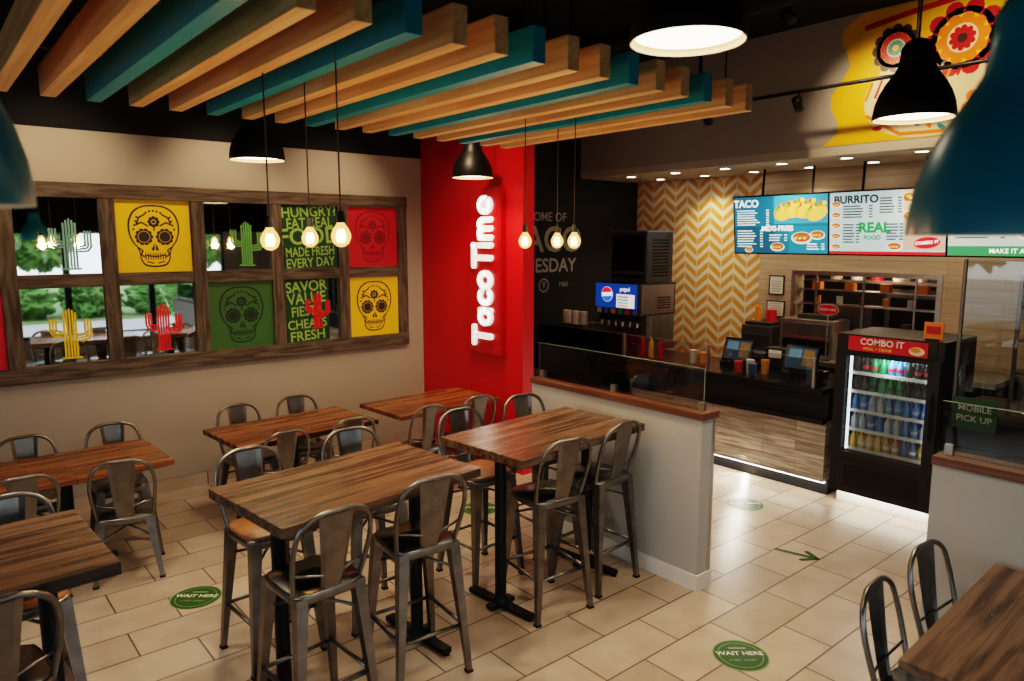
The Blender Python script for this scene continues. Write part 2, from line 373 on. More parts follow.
# ------------------------------------------------------------------ picture frame wall
posts=[-.10,.62,1.34,2.07,2.80,3.51,4.22]; pw=.058; fz0,fz1,fm_=1.15,2.77,1.97
b=MB()
b.pbox(WA,posts[0]-.06,posts[-1]+.06,fz1-.12,fz1,.0,.055,'rustic'); b.pbox(WA,posts[0]-.06,posts[-1]+.06,fz0,fz0+.13,.0,.055,'rustic')
for x in posts: b.pbox(WA,x-pw,x+pw,fz0+.13,fz1-.12,.0,.05,'rusticv')
for i in range(6): b.pbox(WA,posts[i]+pw,posts[i+1]-pw,fm_-.055,fm_+.055,.0,.045,'rustic')
b.obj('rustic_picture_frame',bevel=.004)
def cell(i, top):
    u0=posts[i]+pw; u1=posts[i+1]-pw
    return (u0,u1,fm_+.055,fz1-.12) if top else (u0,u1,fz0+.13,fm_-.055)
def skull(b, P, cu, cv, s, n, ink, bg):
    half=[(0,.27),(.09,.262),(.165,.215),(.205,.13),(.208,.04),(.185,-.04),(.150,-.09),(.128,-.14),(.12,-.205),(.085,-.255),(0,-.27)]
    pts=[(x,y,0) for x,y in half]+[(-x,y,0) for x,y in half[::-1][1:-1]]
    sm=catmull(pts,4,True)
    d=.0012
    b.poly(P,[(cu-p.x*s,cv+p.y*s) for p in sm],n+d,ink)
    b.poly(P,[(cu-p.x*s*.93,cv+p.y*s*.95) for p in sm],n+2*d,bg)
    for sx in (-1,1):
        ex,ey=cu+sx*.085*s,cv-.005*s
        for k in range(10):
            a=2*PI*k/10; b.circ(P,ex+math.cos(a)*.056*s,ey+math.sin(a)*.056*s,.02*s,n+3*d,ink,8)
        b.circ(P,ex,ey,.062*s,n+3.3*d,ink,20); b.circ(P,ex,ey,.05*s,n+4*d,bg,20); b.circ(P,ex,ey,.046*s,n+5*d,ink,20)
        b.stroke(P,[(cu+sx*.13*s,cv-.1*s),(cu+sx*.10*s,cv-.125*s),(cu+sx*.115*s,cv-.16*s),(cu+sx*.09*s,cv-.18*s)],.012*s,n+3*d,ink)
        b.poly(P,[(cu+sx*.004*s,cv-.06*s),(cu+sx*.03*s,cv-.115*s),(cu+sx*.016*s,cv-.13*s),(cu+sx*.004*s,cv-.115*s)][::sx],n+3*d,ink)
        b.stroke(P,[(cu+sx*.05*s,cv+.09*s),(cu+sx*.1*s,cv+.12*s),(cu+sx*.14*s,cv+.1*s),(cu+sx*.12*s,cv+.16*s),(cu+sx*.07*s,cv+.19*s)],.014*s,n+3*d,ink)
        for k in range(4): b.circ(P,cu+sx*(.165-.01*k)*s,cv+(.06+.035*k)*s,.010*s,n+3*d,ink,8)
        b.stroke(P,[(cu+sx*.02*s,cv-.235*s),(cu+sx*.07*s,cv-.22*s)],.010*s,n+3*d,ink)
    b.stroke(P,[(cu-.085*s,cv-.165*s),(cu,cv-.178*s),(cu+.085*s,cv-.165*s)],.010*s,n+3*d,ink)
    for k in range(-4,5): b.stroke(P,[(cu+k*.02*s,cv-.15*s),(cu+k*.02*s,cv-.2*s)],.008*s,n+3*d,ink)
    for k in range(8):
        a=2*PI*k/8; b.circ(P,cu+math.cos(a)*.035*s,cv+.125*s+math.sin(a)*.035*s,.016*s,n+3*d,ink,10)
    b.circ(P,cu,cv+.125*s,.014*s,n+4*d,ink,10)
    b.stroke(P,[(cu,cv+.05*s),(cu,cv+.08*s)],.012*s,n+3*d,ink)
    for k in range(-2,3): b.circ(P,cu+k*.03*s,cv+(.22-.004*k*k)*s,.010*s,n+3*d,ink,8)
def poster(i, top, kind):
    u0,u1,v0,v1=cell(i,top); cu,cv=(u0+u1)/2,(v0+v1)/2; b=MB()
    if kind=='mirror':
        b.pbox(WA,u0,u1,v0,v1,.002,.012,'mirror'); b.obj('wall_mirror'); return
    if kind.startswith('skull'):
        bg,ink={'skull_y':('yellow','ink'),'skull_g':('pgreen','inkgreen'),'skull_r':('pred','inkred')}[kind]
        b.pbox(WA,u0,u1,v0,v1,.002,.02,bg); skull(b,WA,cu,cv,1.0,.02,ink,bg); b.obj('skull_poster')
    elif kind=='t1':
        b.pbox(WA,u0,u1,v0,v1,.002,.02,'dgreen'); w=u1-u0
        for t,sz,dv,r in [('HUNGRY?',.14,.245,.06),('EAT REAL',.145,.135,.06),('FOOD',.23,-.0,.05),('MADE FRESH',.13,-.15,.05),('EVERY DAY',.13,-.26,.05)]:
            b.text(WA,t,cu,cv+dv,sz,.0215,'lime',sx=(w*.96)/(len(t)*sz*.62),bold=.015,rot=r)
        b.obj('slogan_poster')
    else:
        um=u0+(u1-u0)*.80
        b.pbox(WA,u0,um,v0,v1,.002,.02,'dgreen'); w=um-u0; c=(u0+um)/2
        for t,sz,dv,r in [('SAVOR',.15,.24,.06),('VALUE',.16,.12,.06),('FIESTA',.14,-.01,.05),('CHEATS',.13,-.14,.05),('FRESH',.14,-.26,.05)]:
            b.text(WA,t,c,cv+dv,sz,.0215,'lime',sx=(w*.94)/(len(t)*sz*.64),bold=.015,rot=r)
        b.pbox(WA,um,u1,v0,v1,.002,.012,'mirror'); b.obj('slogan_poster')
lay=[('mirror','skull_r'),('mirror','mirror'),('skull_y','mirror'),('mirror','skull_g'),('t1','t2'),('skull_r','skull_y')]
for i,(t,bo) in enumerate(lay): poster(i,True,t); poster(i,False,bo)
def cactus(cu, cv, s, mat, n=.0135, w=.016):
    b=MB()
    def st(p): b.stroke(WA,[(cu+x*s,cv+y*s) for x,y in p],w*s,n,mat)
    for k in (-2,-1,0,1,2): st([(k*.022,-.20),(k*.022,.20-.012*abs(k)**1.5)])
    for k in (0,1,2):
        r=.022*k
        st([(.06,-.07+r),(.13-r*.6,-.065+r),(.155-r,-.03+r*.3),(.155-r,.1)])
        st([(-.06,-.03+r),(-.12+r*.6,-.025+r),(-.145+r,.02+r*.3),(-.145+r,.12)])
    st([(-.07,-.215),(.07,-.215)])
    b.obj('cactus_decal_and_reflection')
for i,top,mat in [(1,True,'decteal'),(1,False,'decyellow'),(2,False,'decreflred'),(3,True,'decgreen')]:
    u0,u1,v0,v1=cell(i,top); cactus((u0+u1)/2+(.03 if not top else .08),(v0+v1)/2-.06,.98,M[mat])
u0,u1,v0,v1=cell(4,False); cactus((u0+u1)/2+.05,(v0+v1)/2+.0,.85,M['decreflred'],.026,.018)  # red cactus reflection, painted as a flat shape over this panel

# ------------------------------------------------------------------ red wall sign
b=MB(); b.pbox(WR,-6.0,-5.45,1.17,2.81,.005,.07,'redsign')
def arc(cx,cy,rx,ry,a0,a1,n=14): return [(cx+rx*math.cos(math.radians(a0+(a1-a0)*i/n)),cy+ry*math.sin(math.radians(a0+(a1-a0)*i/n))) for i in range(n+1)]
x=0; glyphs=[]
def T_(x): return [[(x+.1,.9),(x+.62,.9)],[(x+.36,.9),(x+.36,.1)]],.66
def a_(x): return [arc(x+.32,.36,.2,.25,0,360),[(x+.53,.6),(x+.53,.1)]],.66
def c_(x): return [arc(x+.32,.36,.21,.25,50,310)],.52
def o_(x): return [arc(x+.32,.36,.22,.26,0,360)],.66
def i_(x): return [[(x+.1,.1),(x+.1,.6)],[(x+.1,.9),(x+.101,.9)]],.24
def m_(x): return [[(x+.1,.1),(x+.1,.6)],arc(x+.24,.42,.14,.19,180,0)+[(x+.38,.1)],arc(x+.52,.42,.14,.19,180,0)+[(x+.66,.1)]],.80
def e_(x): return [arc(x+.32,.36,.21,.25,-45,-360),[(x+.14,.36),(x+.5,.36)]],.6
for g in (T_,a_,c_,o_,T_,i_,m_,e_):
    st_,wd=g(x); glyphs+=st_; x+=wd
sc=1.50/x
for gl in glyphs:
    b.stroke3(WR,[(-5.725+.17-gy*.34,1.235+gx*sc) for gx,gy in gl],.060,.07,.10,'letters')
b.obj('brand_wall_sign')
b=MB(); T=6.42
b.text(WA,'HOME OF',T,2.60,.16,.004,'chalk'); b.text(WA,'TACO',T,2.30,.46,.004,'chalk',bold=.02); b.text(WA,'TUESDAY',T,1.97,.25,.004,'chalk',bold=.02)
b.circ(WA,T-.05,1.72,.09,.004,'chalk',20); b.circ(WA,T-.05,1.72,.075,.005,'black',20); b.text(WA,'Y',T-.05,1.72,.12,.006,'chalk'); b.text(WA,'SINCE',T-.4,1.72,.09,.004,'chalk'); b.text(WA,'1960',T+.3,1.72,.09,.004,'chalk'); b.obj('wall_lettering')

# ------------------------------------------------------------------ ceiling beams
x0,dx=1.72,.213
for i in range(-6,11):
    x=x0+dx*i; teal=((i-2)%3==0)
    b=MB(); yn=2.36+.008*i; b.box(-.036,.036,-1.13,1.13,0,.15,'teal' if teal else 'pine')
    b.obj('ceiling_slat_teal' if teal else 'ceiling_slat_wood', loc=(x,yn+1.13,3.05), bevel=.003)
b=MB()
for y in (2.75,4.15):
    b.box(.3,4.05,y-.025,y+.025,3.203,3.25,'blackmetal')
    for x in (.5,1.6,2.7,3.8): b.cyl((x,y,3.25),.012,ZC-3.25,'blackmetal',8)
b.obj('slat_support_frame')
b=MB(); b.tube([(-2,1.0,4.1),(6.9,1.0,4.1)],.16,'ceil',16); b.tube([(-2,6.2,4.15),(6.9,6.2,4.15)],.06,'ceil',10); b.tube([(5.4,-2,4.2),(5.4,6.8,4.2)],.1,'ceil',12); b.obj('ceiling_duct')
b=MB(); b.tube([(6.5,.2,3.67),(6.5,5.6,3.67)],.017,'blackmetal',8)
for y in (.8,2.6,4.4): b.cyl((6.5,y,3.67),.008,ZC-3.67,'blackmetal',8)
for y in (2.0,3.6,4.6):
    b.tube([(6.5,y,3.66),(6.5,y,3.58)],.012,'blackmetal',8); b.tube([(6.46,y,3.6),(6.56,y+.02,3.52)],.045,'blackmetal',14)
b.obj('track_lighting')

# ------------------------------------------------------------------ pendant lamps
def pendant(x,y,z,mat,power,dia=.38,bright=True,hs=1.0):
    s=dia/.38; e=empty('pendant_lamp',(x,y,z)); b=MB()
    prof=[(.19,0),(.19,.025),(.182,.075),(.163,.13),(.135,.18),(.105,.22),(.086,.255),(.079,.30),(.075,.345),(.056,.375),(.02,.39),(.006,.395)]
    prof=[(r,h*hs) for r,h in prof]
    b.lathe([(r*s,h*s) for r,h in prof],(0,0,0),mat,36)
    b.lathe([(r*s-.004,h*s) for r,h in prof[:7]][::-1],(0,0,0),'goldin',36)
    b.lathe([(.19*s,0),(.186*s,0)],(0,0,0),mat,36)
    b.obj('shade',e)
    b=MB(); b.tube([(0,0,.39*s*hs),(0,0,ZC-z)],.006,'rubber',6); b.obj('cord',e)
    b=MB(); b.disc((0,0,.022*s),.172*s,'disc' if bright else 'goldin',32); b.obj('diffuser',e)
    if power: light('lamp_light','SPOT',(0,0,-.01),power,(1,.76,.48),.14,spot=2.4,parent=e,blend=.6)
    return e
pendant(2.05,1.54,2.95,'blacksatin',65)
pendant(3.98,1.58,2.91,'blacksatin',65)
pendant(2.0,5.22,2.87,'blacksatin',85)
pendant(4.06,5.40,2.87,'blacksatin',70)
pendant(1.60,.42,2.31,'tealgloss',0,bright=False,dia=.40,hs=1.1)
pendant(.045,1.84,2.37,'tealgloss',0,bright=False,dia=.36,hs=1.3)
def bulb(x,y,z):
    e=empty('bulb_pendant',(x,y,z)); b=MB()
    b.lathe([(.001,-.046),(.018,-.042),(.034,-.029),(.043,-.006),(.043,.010),(.034,.032),(.021,.050),(.015,.062)],(0,0,0),'amber',20); b.obj('glass_globe',e)
    b=MB()
    for k in range(5):
        a=2*PI*k/5; b.tube([(.010*math.cos(a),.010*math.sin(a),.03),(.020*math.cos(a),.020*math.sin(a),.002),(.014*math.cos(a),.014*math.sin(a),-.026)],.0032,'filament',6)
    b.lathe([(.001,-.018),(.010,-.010),(.012,.0),(.010,.010),(.001,.018)],(0,0,0),'filament',12)
    b.obj('filament',e)
    b=MB(); b.cyl((0,0,.06),.019,.05,'rubber',12,.014); b.tube([(0,0,.1),(0,0,ZC-z)],.0035,'rubber',6); b.obj('cord',e)
    light('glow','POINT',(0,0,-.06),9,(1,.56,.24),.04,parent=e)
for px,py,t in [(270,240,3.35),(310,238,3.8),(341,236,3.15),(525,241,4.7),(557,241,5.0),(574,241,4.7)]:
    a=(px-512)/720; bb=(340-py)/720; dh=.9905+.1375*bb
    bulb(t*(.643*dh+.766*a), t*(.766*dh-.643*a), H+t*(-.1375+.9905*bb))

# ------------------------------------------------------------------ stools and chairs
def chair_mesh(name, sh, bh, stool, woodseat=False):
    b=MB(); g='gun'
    foot=.205 if stool else .20; top=.145
    for sx in (-1,1):
        for sy in (-1,1):
            b.beam((sx*foot,sy*foot,.012),(sx*top,sy*top,sh-.012),.014,.029,g)
            b.beam((sx*foot,sy*foot,0),(sx*foot,sy*foot,.014),.018,.018,'rubber')
    def at(z): 
        f=z/sh; return foot+(top-foot)*f
    levels=[.27] if stool else []
    for z in levels:
        q=at(z)
        for a,c in (((-q,-q),(q,-q)),((q,-q),(q,q)),((q,q),(-q,q)),((-q,q),(-q,-q))):
            b.tube([(a[0],a[1],z),(c[0],c[1],z)],.011,g,8)
    z=sh-.16; q=at(z)
    b.tube([(-q,-q,z),(0,0,z+.05),(q,q,z)],.008,g,6); b.tube([(-q,q,z),(0,0,z+.052),(q,-q,z)],.008,g,6)
    hs=.182; n=32
    def ring(sc,z):
        out=[]
        for k in range(n):
            a=2*PI*k/n; c_,s_=math.cos(a),math.sin(a); e=.42
            out.append((math.copysign(abs(c_)**e,c_)*hs*sc, math.copysign(abs(s_)**e,s_)*hs*sc, z))
        return out
    def rings(rs,mat,bottom=True):
        vs=[p for r in rs for p in r]; fs=[]
        for i in range(len(rs)-1):
            for k in range(n): fs.append((i*n+k,i*n+(k+1)%n,(i+1)*n+(k+1)%n,(i+1)*n+k))
        if bottom: fs.append(tuple(range(n))[::-1])
        fs.append(tuple(range((len(rs)-1)*n,len(rs)*n))); b.add(vs,fs,mat,True)
    rings([ring(.95,sh-.05),ring(1.0,sh-.04),ring(1.01,sh-.008),ring(.98,sh)],g)
    if woodseat: rings([ring(.97,sh-.001),ring(.97,sh+.016),ring(.93,sh+.02)],'seatwood',False)
    else: rings([ring(.975,sh+.0006),ring(.88,sh-.0015),ring(.2,sh+.0004)],'gundark',False)
    hh=bh-sh
    L=[(-.165,-.13,sh-.02),(-.185,-.165,sh+hh*.28),(-.192,-.20,sh+hh*.6),(-.165,-.225,sh+hh*.86),(-.09,-.24,sh+hh*.985),(0,-.243,bh)]
    pts=L+[(-x,y,z) for x,y,z in L[::-1][1:]]
    b.tube(catmull(pts,5),.0125,g,10)
    ns=7; fr=[]
    for i in range(ns+1):
        t=i/ns; z=sh-.01+(hh-.004)*t; y=-.165-.075*t**.8; w=.052+.034*t
        fr.append((w,y,z))
    vs=[];fs=[]
    for w,y,z in fr: vs+= [(-w,y,z),(-w*.7,y-.009,z),(w*.7,y-.009,z),(w,y,z)]
    for i in range(ns):
        for k in range(3): fs.append((i*4+k,i*4+k+1,(i+1)*4+k+1,(i+1)*4+k))
    b.add(vs,fs,g); b.add([(x,y+.004,z) for x,y,z in vs],[f[::-1] for f in fs],g)
    b.tube([(-.184,-.165,sh+hh*.27),(-.06,-.188,sh+hh*.2),(.06,-.188,sh+hh*.2),(.184,-.165,sh+hh*.27)],.007,g,6)
    return b.mesh(name)
m_stool=chair_mesh('bar_stool',.75,1.13,True); m_stoolw=chair_mesh('bar_stool_wood_seat',.73,1.12,True,True); m_chair=chair_mesh('dining_chair',.45,.86,False)
for x,y,r in [(1.34,3.05,4),(1.95,3.13,-5),(2.95,3.19,-6),(3.46,3.24,4),(.10,3.03,5),(-.52,3.0,0)]: inst('bar_stool',m_stool,(x,y,0),math.radians(r))
for x,y,r in [(1.42,3.80,184),(2.05,3.82,178),(2.90,3.80,181),(3.54,3.88,176),(.26,3.74,182)]: inst('bar_stool',m_stoolw,(x,y,0),math.radians(r))
for x,y,r in [(.42,5.43,3),(1.03,5.40,-14),(2.1,5.42,4),(2.72,5.46,-4),(3.42,5.45,5),(4.02,5.48,-3)]: inst('dining_chair',m_chair,(x,y,0),math.radians(r))
for x,y,r in [(.56,6.05,180),(1.13,6.07,176),(2.15,6.1,183),(2.68,6.12,178)]: inst('dining_chair',m_chair,(x,y,0),math.radians(r))
for x,y,r in [(3.05,.98,184),(3.60,1.0,176)]: inst('dining_chair',m_chair,(x,y,0),math.radians(r))

def table(name,cx,cy,w,d,h,mat,rot=0,two=True,th=.05):
    b=MB(); b.box(-w/2,w/2,-d/2,d/2,h-th,h,mat)
    b.box(-w/2+.03,w/2-.03,-d/2+.03,d/2-.03,h-th-.012,h-th,'black')
    for x in ((-.42,.42) if two else (0,)):
        b.cyl((x,0,.03),.036,h-th-.04,'blackmetal',16)
        b.box(x-.03,x+.03,-.27,.27,.01,.04,'blackmetal'); b.box(x-(.10 if two else .28),x+(.10 if two else .28),-.03,.03,.011,.039,'blackmetal')
        b.box(x-.12,x+.12,-.18,.18,h-th-.03,h-th-.01,'blackmetal')
        for yy in (-.26,.26): b.cyl((x,yy,0),.018,.012,'rubber',10)
        b.cyl((x,0,.035),.06,.03,'blackmetal',16,.04)
    b.obj(name,loc=(cx,cy,0),rot=math.radians(rot),bevel=.003)
table('high_table',1.69,3.33,1.18,.74,1.07,'table_dark',6); table('high_table',3.13,3.38,1.20,.72,1.07,'table_dark',5); table('high_table',-.09,3.34,1.22,.76,1.07,'table_dark',3)
table('dining_table',.73,5.72,1.22,.74,.75,'table_warm',3,False,.04); table('dining_table',2.41,5.77,1.24,.72,.75,'table_warm',4,False,.04); table('dining_table',3.83,5.8,1.18,.7,.75,'table_warm',3,False,.04)
table('dining_table',3.33,.64,1.2,.74,.75,'table_dark',2,False,.04)

# ------------------------------------------------------------------ half walls
def halfwall(y0,y1,x):
    b=MB(); b.box(x,x+.14,y0,y1,0,1.16,'halfwall'); b.box(x-.012,x+.152,y0-.012,y1,0,.11,'white'); b.box(x-.02,x+.16,y0-.02,y1,1.16,1.205,'capwood')
    b.box(x+.11,x+.144,y0-.004,y0+.03,.11,1.16,'steel')
    b.box(x+.065,x+.073,y0+.04,y1,1.205,1.48,'glass'); b.box(x+.066,x+.072,y0+.04,y1,1.48,1.483,'glassedge'); b.box(x+.066,x+.072,y0+.037,y0+.04,1.205,1.483,'glassedge')
    for y in (y0+.05,(y0+y1)/2,y1-.05): b.box(x+.055,x+.083,y-.02,y+.02,1.205,1.26,'steel')
    b.obj('half_wall',bevel=.002)
halfwall(2.66,4.3,3.82); halfwall(-1.2,1.36,3.98)

# ------------------------------------------------------------------ service counter
FX=6.16
WC=Plane((FX,0,0),(0,-1,0),(0,0,1))
def counter(y0,y1):
    b=MB()
    b.box(FX+.1,FX+.72,y0,y1,0,.14,'black'); b.box(FX,FX+.72,y0,y1,.14,.70,'counterwood'); b.box(FX+.02,FX+.72,y0,y1,.70,.96,'black')
    b.box(FX-.10,FX+.76,y0,y1,.955,1.0,'blackgloss'); b.box(FX-.06,FX+.02,y0,y1,.68,.72,'blackgloss')
    b.box(FX+.02,FX+.05,y0,y1,.128,.139,'led')
    b.obj('service_counter',bevel=.002)
counter(2.99,YW-.01); counter(-1.5,2.03)
light('counter_glow','AREA',(FX+.03,3.8,.12),16,(1,.93,.82),.05,target=(FX-.3,3.8,0),sy=1.5)
b=MB()
for y0,y1 in ((3.1,4.2),(4.25,5.3),(5.35,6.8)): b.box(FX-.05,FX-.042,y0,y1,1.0,1.26,'glass'); b.box(FX-.049,FX-.043,y0,y1,1.26,1.263,'glassedge')
for y in (3.1,4.22,5.33,6.8): b.box(FX-.06,FX-.03,y-.012,y+.012,1.0,1.27,'steel')
b.obj('counter_glass_guard')
b=MB(); b.box(FX,FX+.008,-.5,1.98,1.0,2.15,'glass'); b.box(FX-.001,FX+.009,-.5,1.98,2.15,2.155,'glassedge')
for y in (.6,1.3,1.99): b.box(FX-.015,FX+.015,y-.011,y+.011,1.0,2.16,'dsteel')
b.obj('counter_glass_screen')
b=MB(); b.pbox(WC,-1.96,-1.66,.89,1.13,.105,.12,'dgreen'); b.text(WC,'MOBILE',-1.81,1.05,.066,.122,'chalk'); b.text(WC,'PICK UP',-1.81,.97,.066,.122,'chalk')
b.obj('pickup_sign')
b=MB()
for y in (1.2,2.0):
    for x in (7.6,8.1): b.box(x-.015,x+.015,y-.015,y+.015,0,2.0,'dsteel')
for z in (1.1,1.4,1.7,1.98): b.box(7.6,8.1,1.2,2.0,z,z+.02,'dsteel')
b.box(8.08,8.12,1.2,2.0,1.0,2.0,'black')
for k in range(8): b.box(7.65,7.95,1.25+.18*(k%4),1.38+.18*(k%4),1.12+.3*(k//4),1.3+.3*(k//4),['blackgloss','cream','dsteel','pred'][k%4])
b.obj('storage_rack')
# ------------------------------------------------------------------ drinks fridge
e=empty('drinks_fridge',(0,0,0)); fx=6.07; fy0,fy1=2.05,2.89; PF=Plane((fx,0,0),(0,-1,0),(0,0,1))
b=MB(); bk='blacksatin'
b.box(fx,fx+.68,fy0,fy0+.05,.14,1.52,bk); b.box(fx,fx+.68,fy1-.05,fy1,.14,1.52,bk); b.box(fx,fx+.68,fy0+.05,fy1-.05,1.36,1.52,bk); b.box(fx,fx+.68,fy0+.05,fy1-.05,.14,.48,bk)
b.box(fx+.62,fx+.68,fy0+.05,fy1-.05,.48,1.36,'white')
for i in range(9): b.pbox(PF,-fy1+.12,-fy0-.12,.2+i*.022,.21+i*.022,.0,.008,'blackmetal')
b.box(fx+.14,fx+.66,fy0+.01,fy1-.01,0,.14,'white'); b.box(fx+.06,fx+.11,fy0+.01,fy1-.01,.125,.139,'led')
b.pbox(PF,-fy1+.01,-fy1+.10,.46,1.37,.0,.035,bk); b.pbox(PF,-fy0-.10,-fy0-.01,.46,1.37,.0,.035,bk); b.pbox(PF,-fy1+.1,-fy0-.1,.46,.51,.0,.035,bk); b.pbox(PF,-fy1+.1,-fy0-.1,1.34,1.37,.0,.035,bk)
b.tube([PF.p(-fy0-.05,.75,.035),PF.p(-fy0-.05,.76,.07),PF.p(-fy0-.05,1.1,.07),PF.p(-fy0-.05,1.11,.035)],.01,'blackmetal',8)
b.obj('cabinet',e,bevel=.003)
b=MB(); b.pbox(PF,-fy1+.10,-fy0-.12,1.385,1.505,.0,.01,'pred'); b.text(PF,'COMBO IT',-(fy0+fy1)/2-.05,1.465,.072,.0115,'white',bold=.02)
b.circ(PF,-2.25,1.43,.06,.0115,'cream',16,.035); b.circ(PF,-2.26,1.44,.04,.0125,'orange',16,.02); b.text(PF,'MEAL + DRINK',-(fy0+fy1)/2-.08,1.41,.035,.0115,'yellow'); b.obj('header_sign',e)
b=MB()
b.box(fx+.03,fx+.05,fy0+.105,fy0+.12,.52,1.33,'fridgelight'); b.box(fx+.03,fx+.05,fy1-.12,fy1-.105,.52,1.33,'fridgelight'); b.box(fx+.05,fx+.3,fy0+.12,fy1-.12,1.345,1.355,'fridgelight')
b.obj('inner_lamps',e)
shz=[.53,.70,.865,1.03,1.19]
b=MB()
for z in shz:
    b.box(fx+.06,fx+.61,fy0+.055,fy1-.055,z-.008,z,'steel'); b.box(fx+.055,fx+.062,fy0+.12,fy1-.12,z-.018,z+.010,'white')
b.obj('shelves',e)
W_=(.55,.62,.68); Bl=(.08,.25,.6); Dk=(.02,.012,.01); Gr=(.02,.22,.06)
rows=[[(.75,.45,.04),(.75,.5,.06),(.6,.22,.02),(.05,.12,.35)],[W_,Bl,W_,Bl],[Bl,W_,(.12,.4,.65),Bl],[Dk,Gr,Gr,Dk],[Dk,Gr,Bl,Dk]]
b=MB()
for si,z in enumerate(shz):
    for k in range(9):
        for r in range(2):
            y=fy1-.14-k*.069; x=fx+.11+r*.09; c=rows[si][(k//2)%4]
            b.lathe([(.024,0),(.027,.01),(.027,.08),(.022,.095),(.011,.12),(.010,.135)],(x,y,z),flat(c),10)
            lb=[(.7,.7,.65),(.5,.6,.75),(.35,.5,.75),(.06,.05,.05),(.5,.04,.04)][si]
            b.lathe([(.0275,.035),(.0275,.062)],(x,y,z),flat(lb if k%3 else c),10)
            b.cyl((x,y,z+.133),.012,.012,flat([(.8,.45,.05),(.75,.75,.75),(.1,.2,.5),(.03,.03,.03),(.03,.15,.05)][si]),8)
b.obj('bottles',e)
b=MB(); b.pbox(PF,-fy1+.10,-fy0-.10,.51,1.34,.012,.018,'glass'); b.obj('door_glass',e)
b=MB(); b.box(fx+.1,fx+.12,fy0+.06,fy0+.2,1.52,1.66,'orange'); b.box(fx+.095,fx+.1,fy0+.08,fy0+.18,1.57,1.63,'pred'); b.box(fx+.08,fx+.18,fy0+.08,fy0+.18,1.52,1.53,'black'); b.obj('notice_stand',e)
light('fridge_lamp','AREA',(fx+.08,(fy0+fy1)/2,1.34),6,(.88,.94,1),.1,target=(fx+.15,(fy0+fy1)/2,.5),sy=.6,parent=e)

# ------------------------------------------------------------------ drink dispenser + ice maker
e=empty('soda_dispenser',(0,0,0)); dxx=6.5; PD=Plane((dxx,0,0),(0,-1,0),(0,0,1)); y0,y1=5.43,6.15; PY=Plane((0,y0,0),(1,0,0),(0,0,1))
b=MB(); b.box(dxx+.14,7.15,y0+.01,y1,1.08,1.44,'steel'); b.box(dxx,7.15,y0,y1,1.42,1.8,'dsteel'); b.box(dxx-.04,7.15,y0-.01,y1+.01,1.0,1.08,'steel')
b.pbox(PY,dxx+.03,7.12,1.44,1.78,.0,.006,'steel'); b.pbox(PY,dxx+.2,7.1,1.12,1.4,-.008,.004,'steel')
for k in range(5): b.pbox(PY,dxx+.3,dxx+.55,1.5+k*.03,1.512+k*.03,.006,.012,'blackgloss')
for k in range(6):
    yy=y0+.08+k*.112; b.box(dxx+.02,dxx+.08,yy-.025,yy+.025,1.34,1.42,'blackgloss'); b.cyl((dxx+.05,yy,1.28),.014,.06,'white',8); b.box(dxx-.006,dxx,yy-.035,yy+.035,1.43,1.49,flat([(.1,.2,.6),(.6,.05,.03),(.1,.45,.1),(.8,.4,.03),(.1,.2,.6),(.7,.7,.7)][k]))
    b.tube([(dxx+.07,yy,1.34),(dxx+.09,yy,1.25)],.006,'blackmetal',6)
b.box(dxx-.02,dxx+.12,y0+.03,y1-.03,1.08,1.09,'blackmetal')
for k in range(10): b.box(dxx-.015,dxx+.115,y0+.06+k*.063,y0+.07+k*.063,1.09,1.094,'steel')
b.obj('housing',e,bevel=.004)
b=MB(); b.pbox(PD,-y1+.03,-y0-.05,1.5,1.79,.0,.02,flat((.01,.06,.30),.8))
u=-5.93; b.circ(PD,u,1.66,.09,.022,flat((.9,.9,.92),1.0),24)
b.poly(PD,[(u+.086*math.cos(a),1.66+.086*math.sin(a)) for a in [math.radians(x) for x in range(20,175,10)]],.0235,flat((.8,.03,.05),1.0))
b.poly(PD,[(u+.086*math.cos(a),1.66+.086*math.sin(a)) for a in [math.radians(x) for x in range(200,355,10)]],.0235,flat((.03,.15,.6),1.0))
b.rect(PD,-5.78,-5.5,1.51,1.67,.0225,flat((.9,.9,.85),.8)); 
for k in range(4): b.rect(PD,-5.76,-5.6,1.525+k*.035,1.54+k*.035,.0235,flat([(.8,.3,.05),(.1,.4,.7),(.1,.4,.15),(.6,.05,.05)][k],.6))
b.text(PD,'pepsi',-5.65,1.73,.075,.0225,flat((.9,.9,.92),1.0)); b.obj('display_panel',e)
b=MB(); b.box(dxx+.12,7.1,5.45,6.0,1.805,2.4,'dsteel'); b.box(dxx+.105,dxx+.12,5.48,5.97,1.86,2.36,'blackgloss'); b.box(dxx+.1,dxx+.105,5.5,5.95,1.9,1.94,'steel')
for k in range(12): b.box(dxx+.22,7.02,5.444,5.45,1.88+k*.038,1.895+k*.038,'blackgloss')
b.box(dxx+.11,7.11,5.44,6.01,2.4,2.415,'steel')
b.obj('ice_maker',e,bevel=.005)
b=MB(); b.box(6.45,6.85,6.3,6.75,1.0,1.25,'steel')
for k in range(3): b.cyl((6.52,6.36+k*.15,1.25),.05,.16,'white',14,.055)
for k in range(3): b.box(6.44,6.45,6.33+k*.14,6.44+k*.14,1.03,1.2,'blackgloss')
b.obj('lid_organizer',bevel=.003)
b=MB()
for k in range(3): b.cyl((6.35,5.0+k*.13,1.0),.03,.17,['pred','yellow','pred'][k],12,.026); b.cyl((6.35,5.0+k*.13,1.17),.022,.05,['pred','yellow','pred'][k],10,.004)
b.obj('sauce_bottle_set')

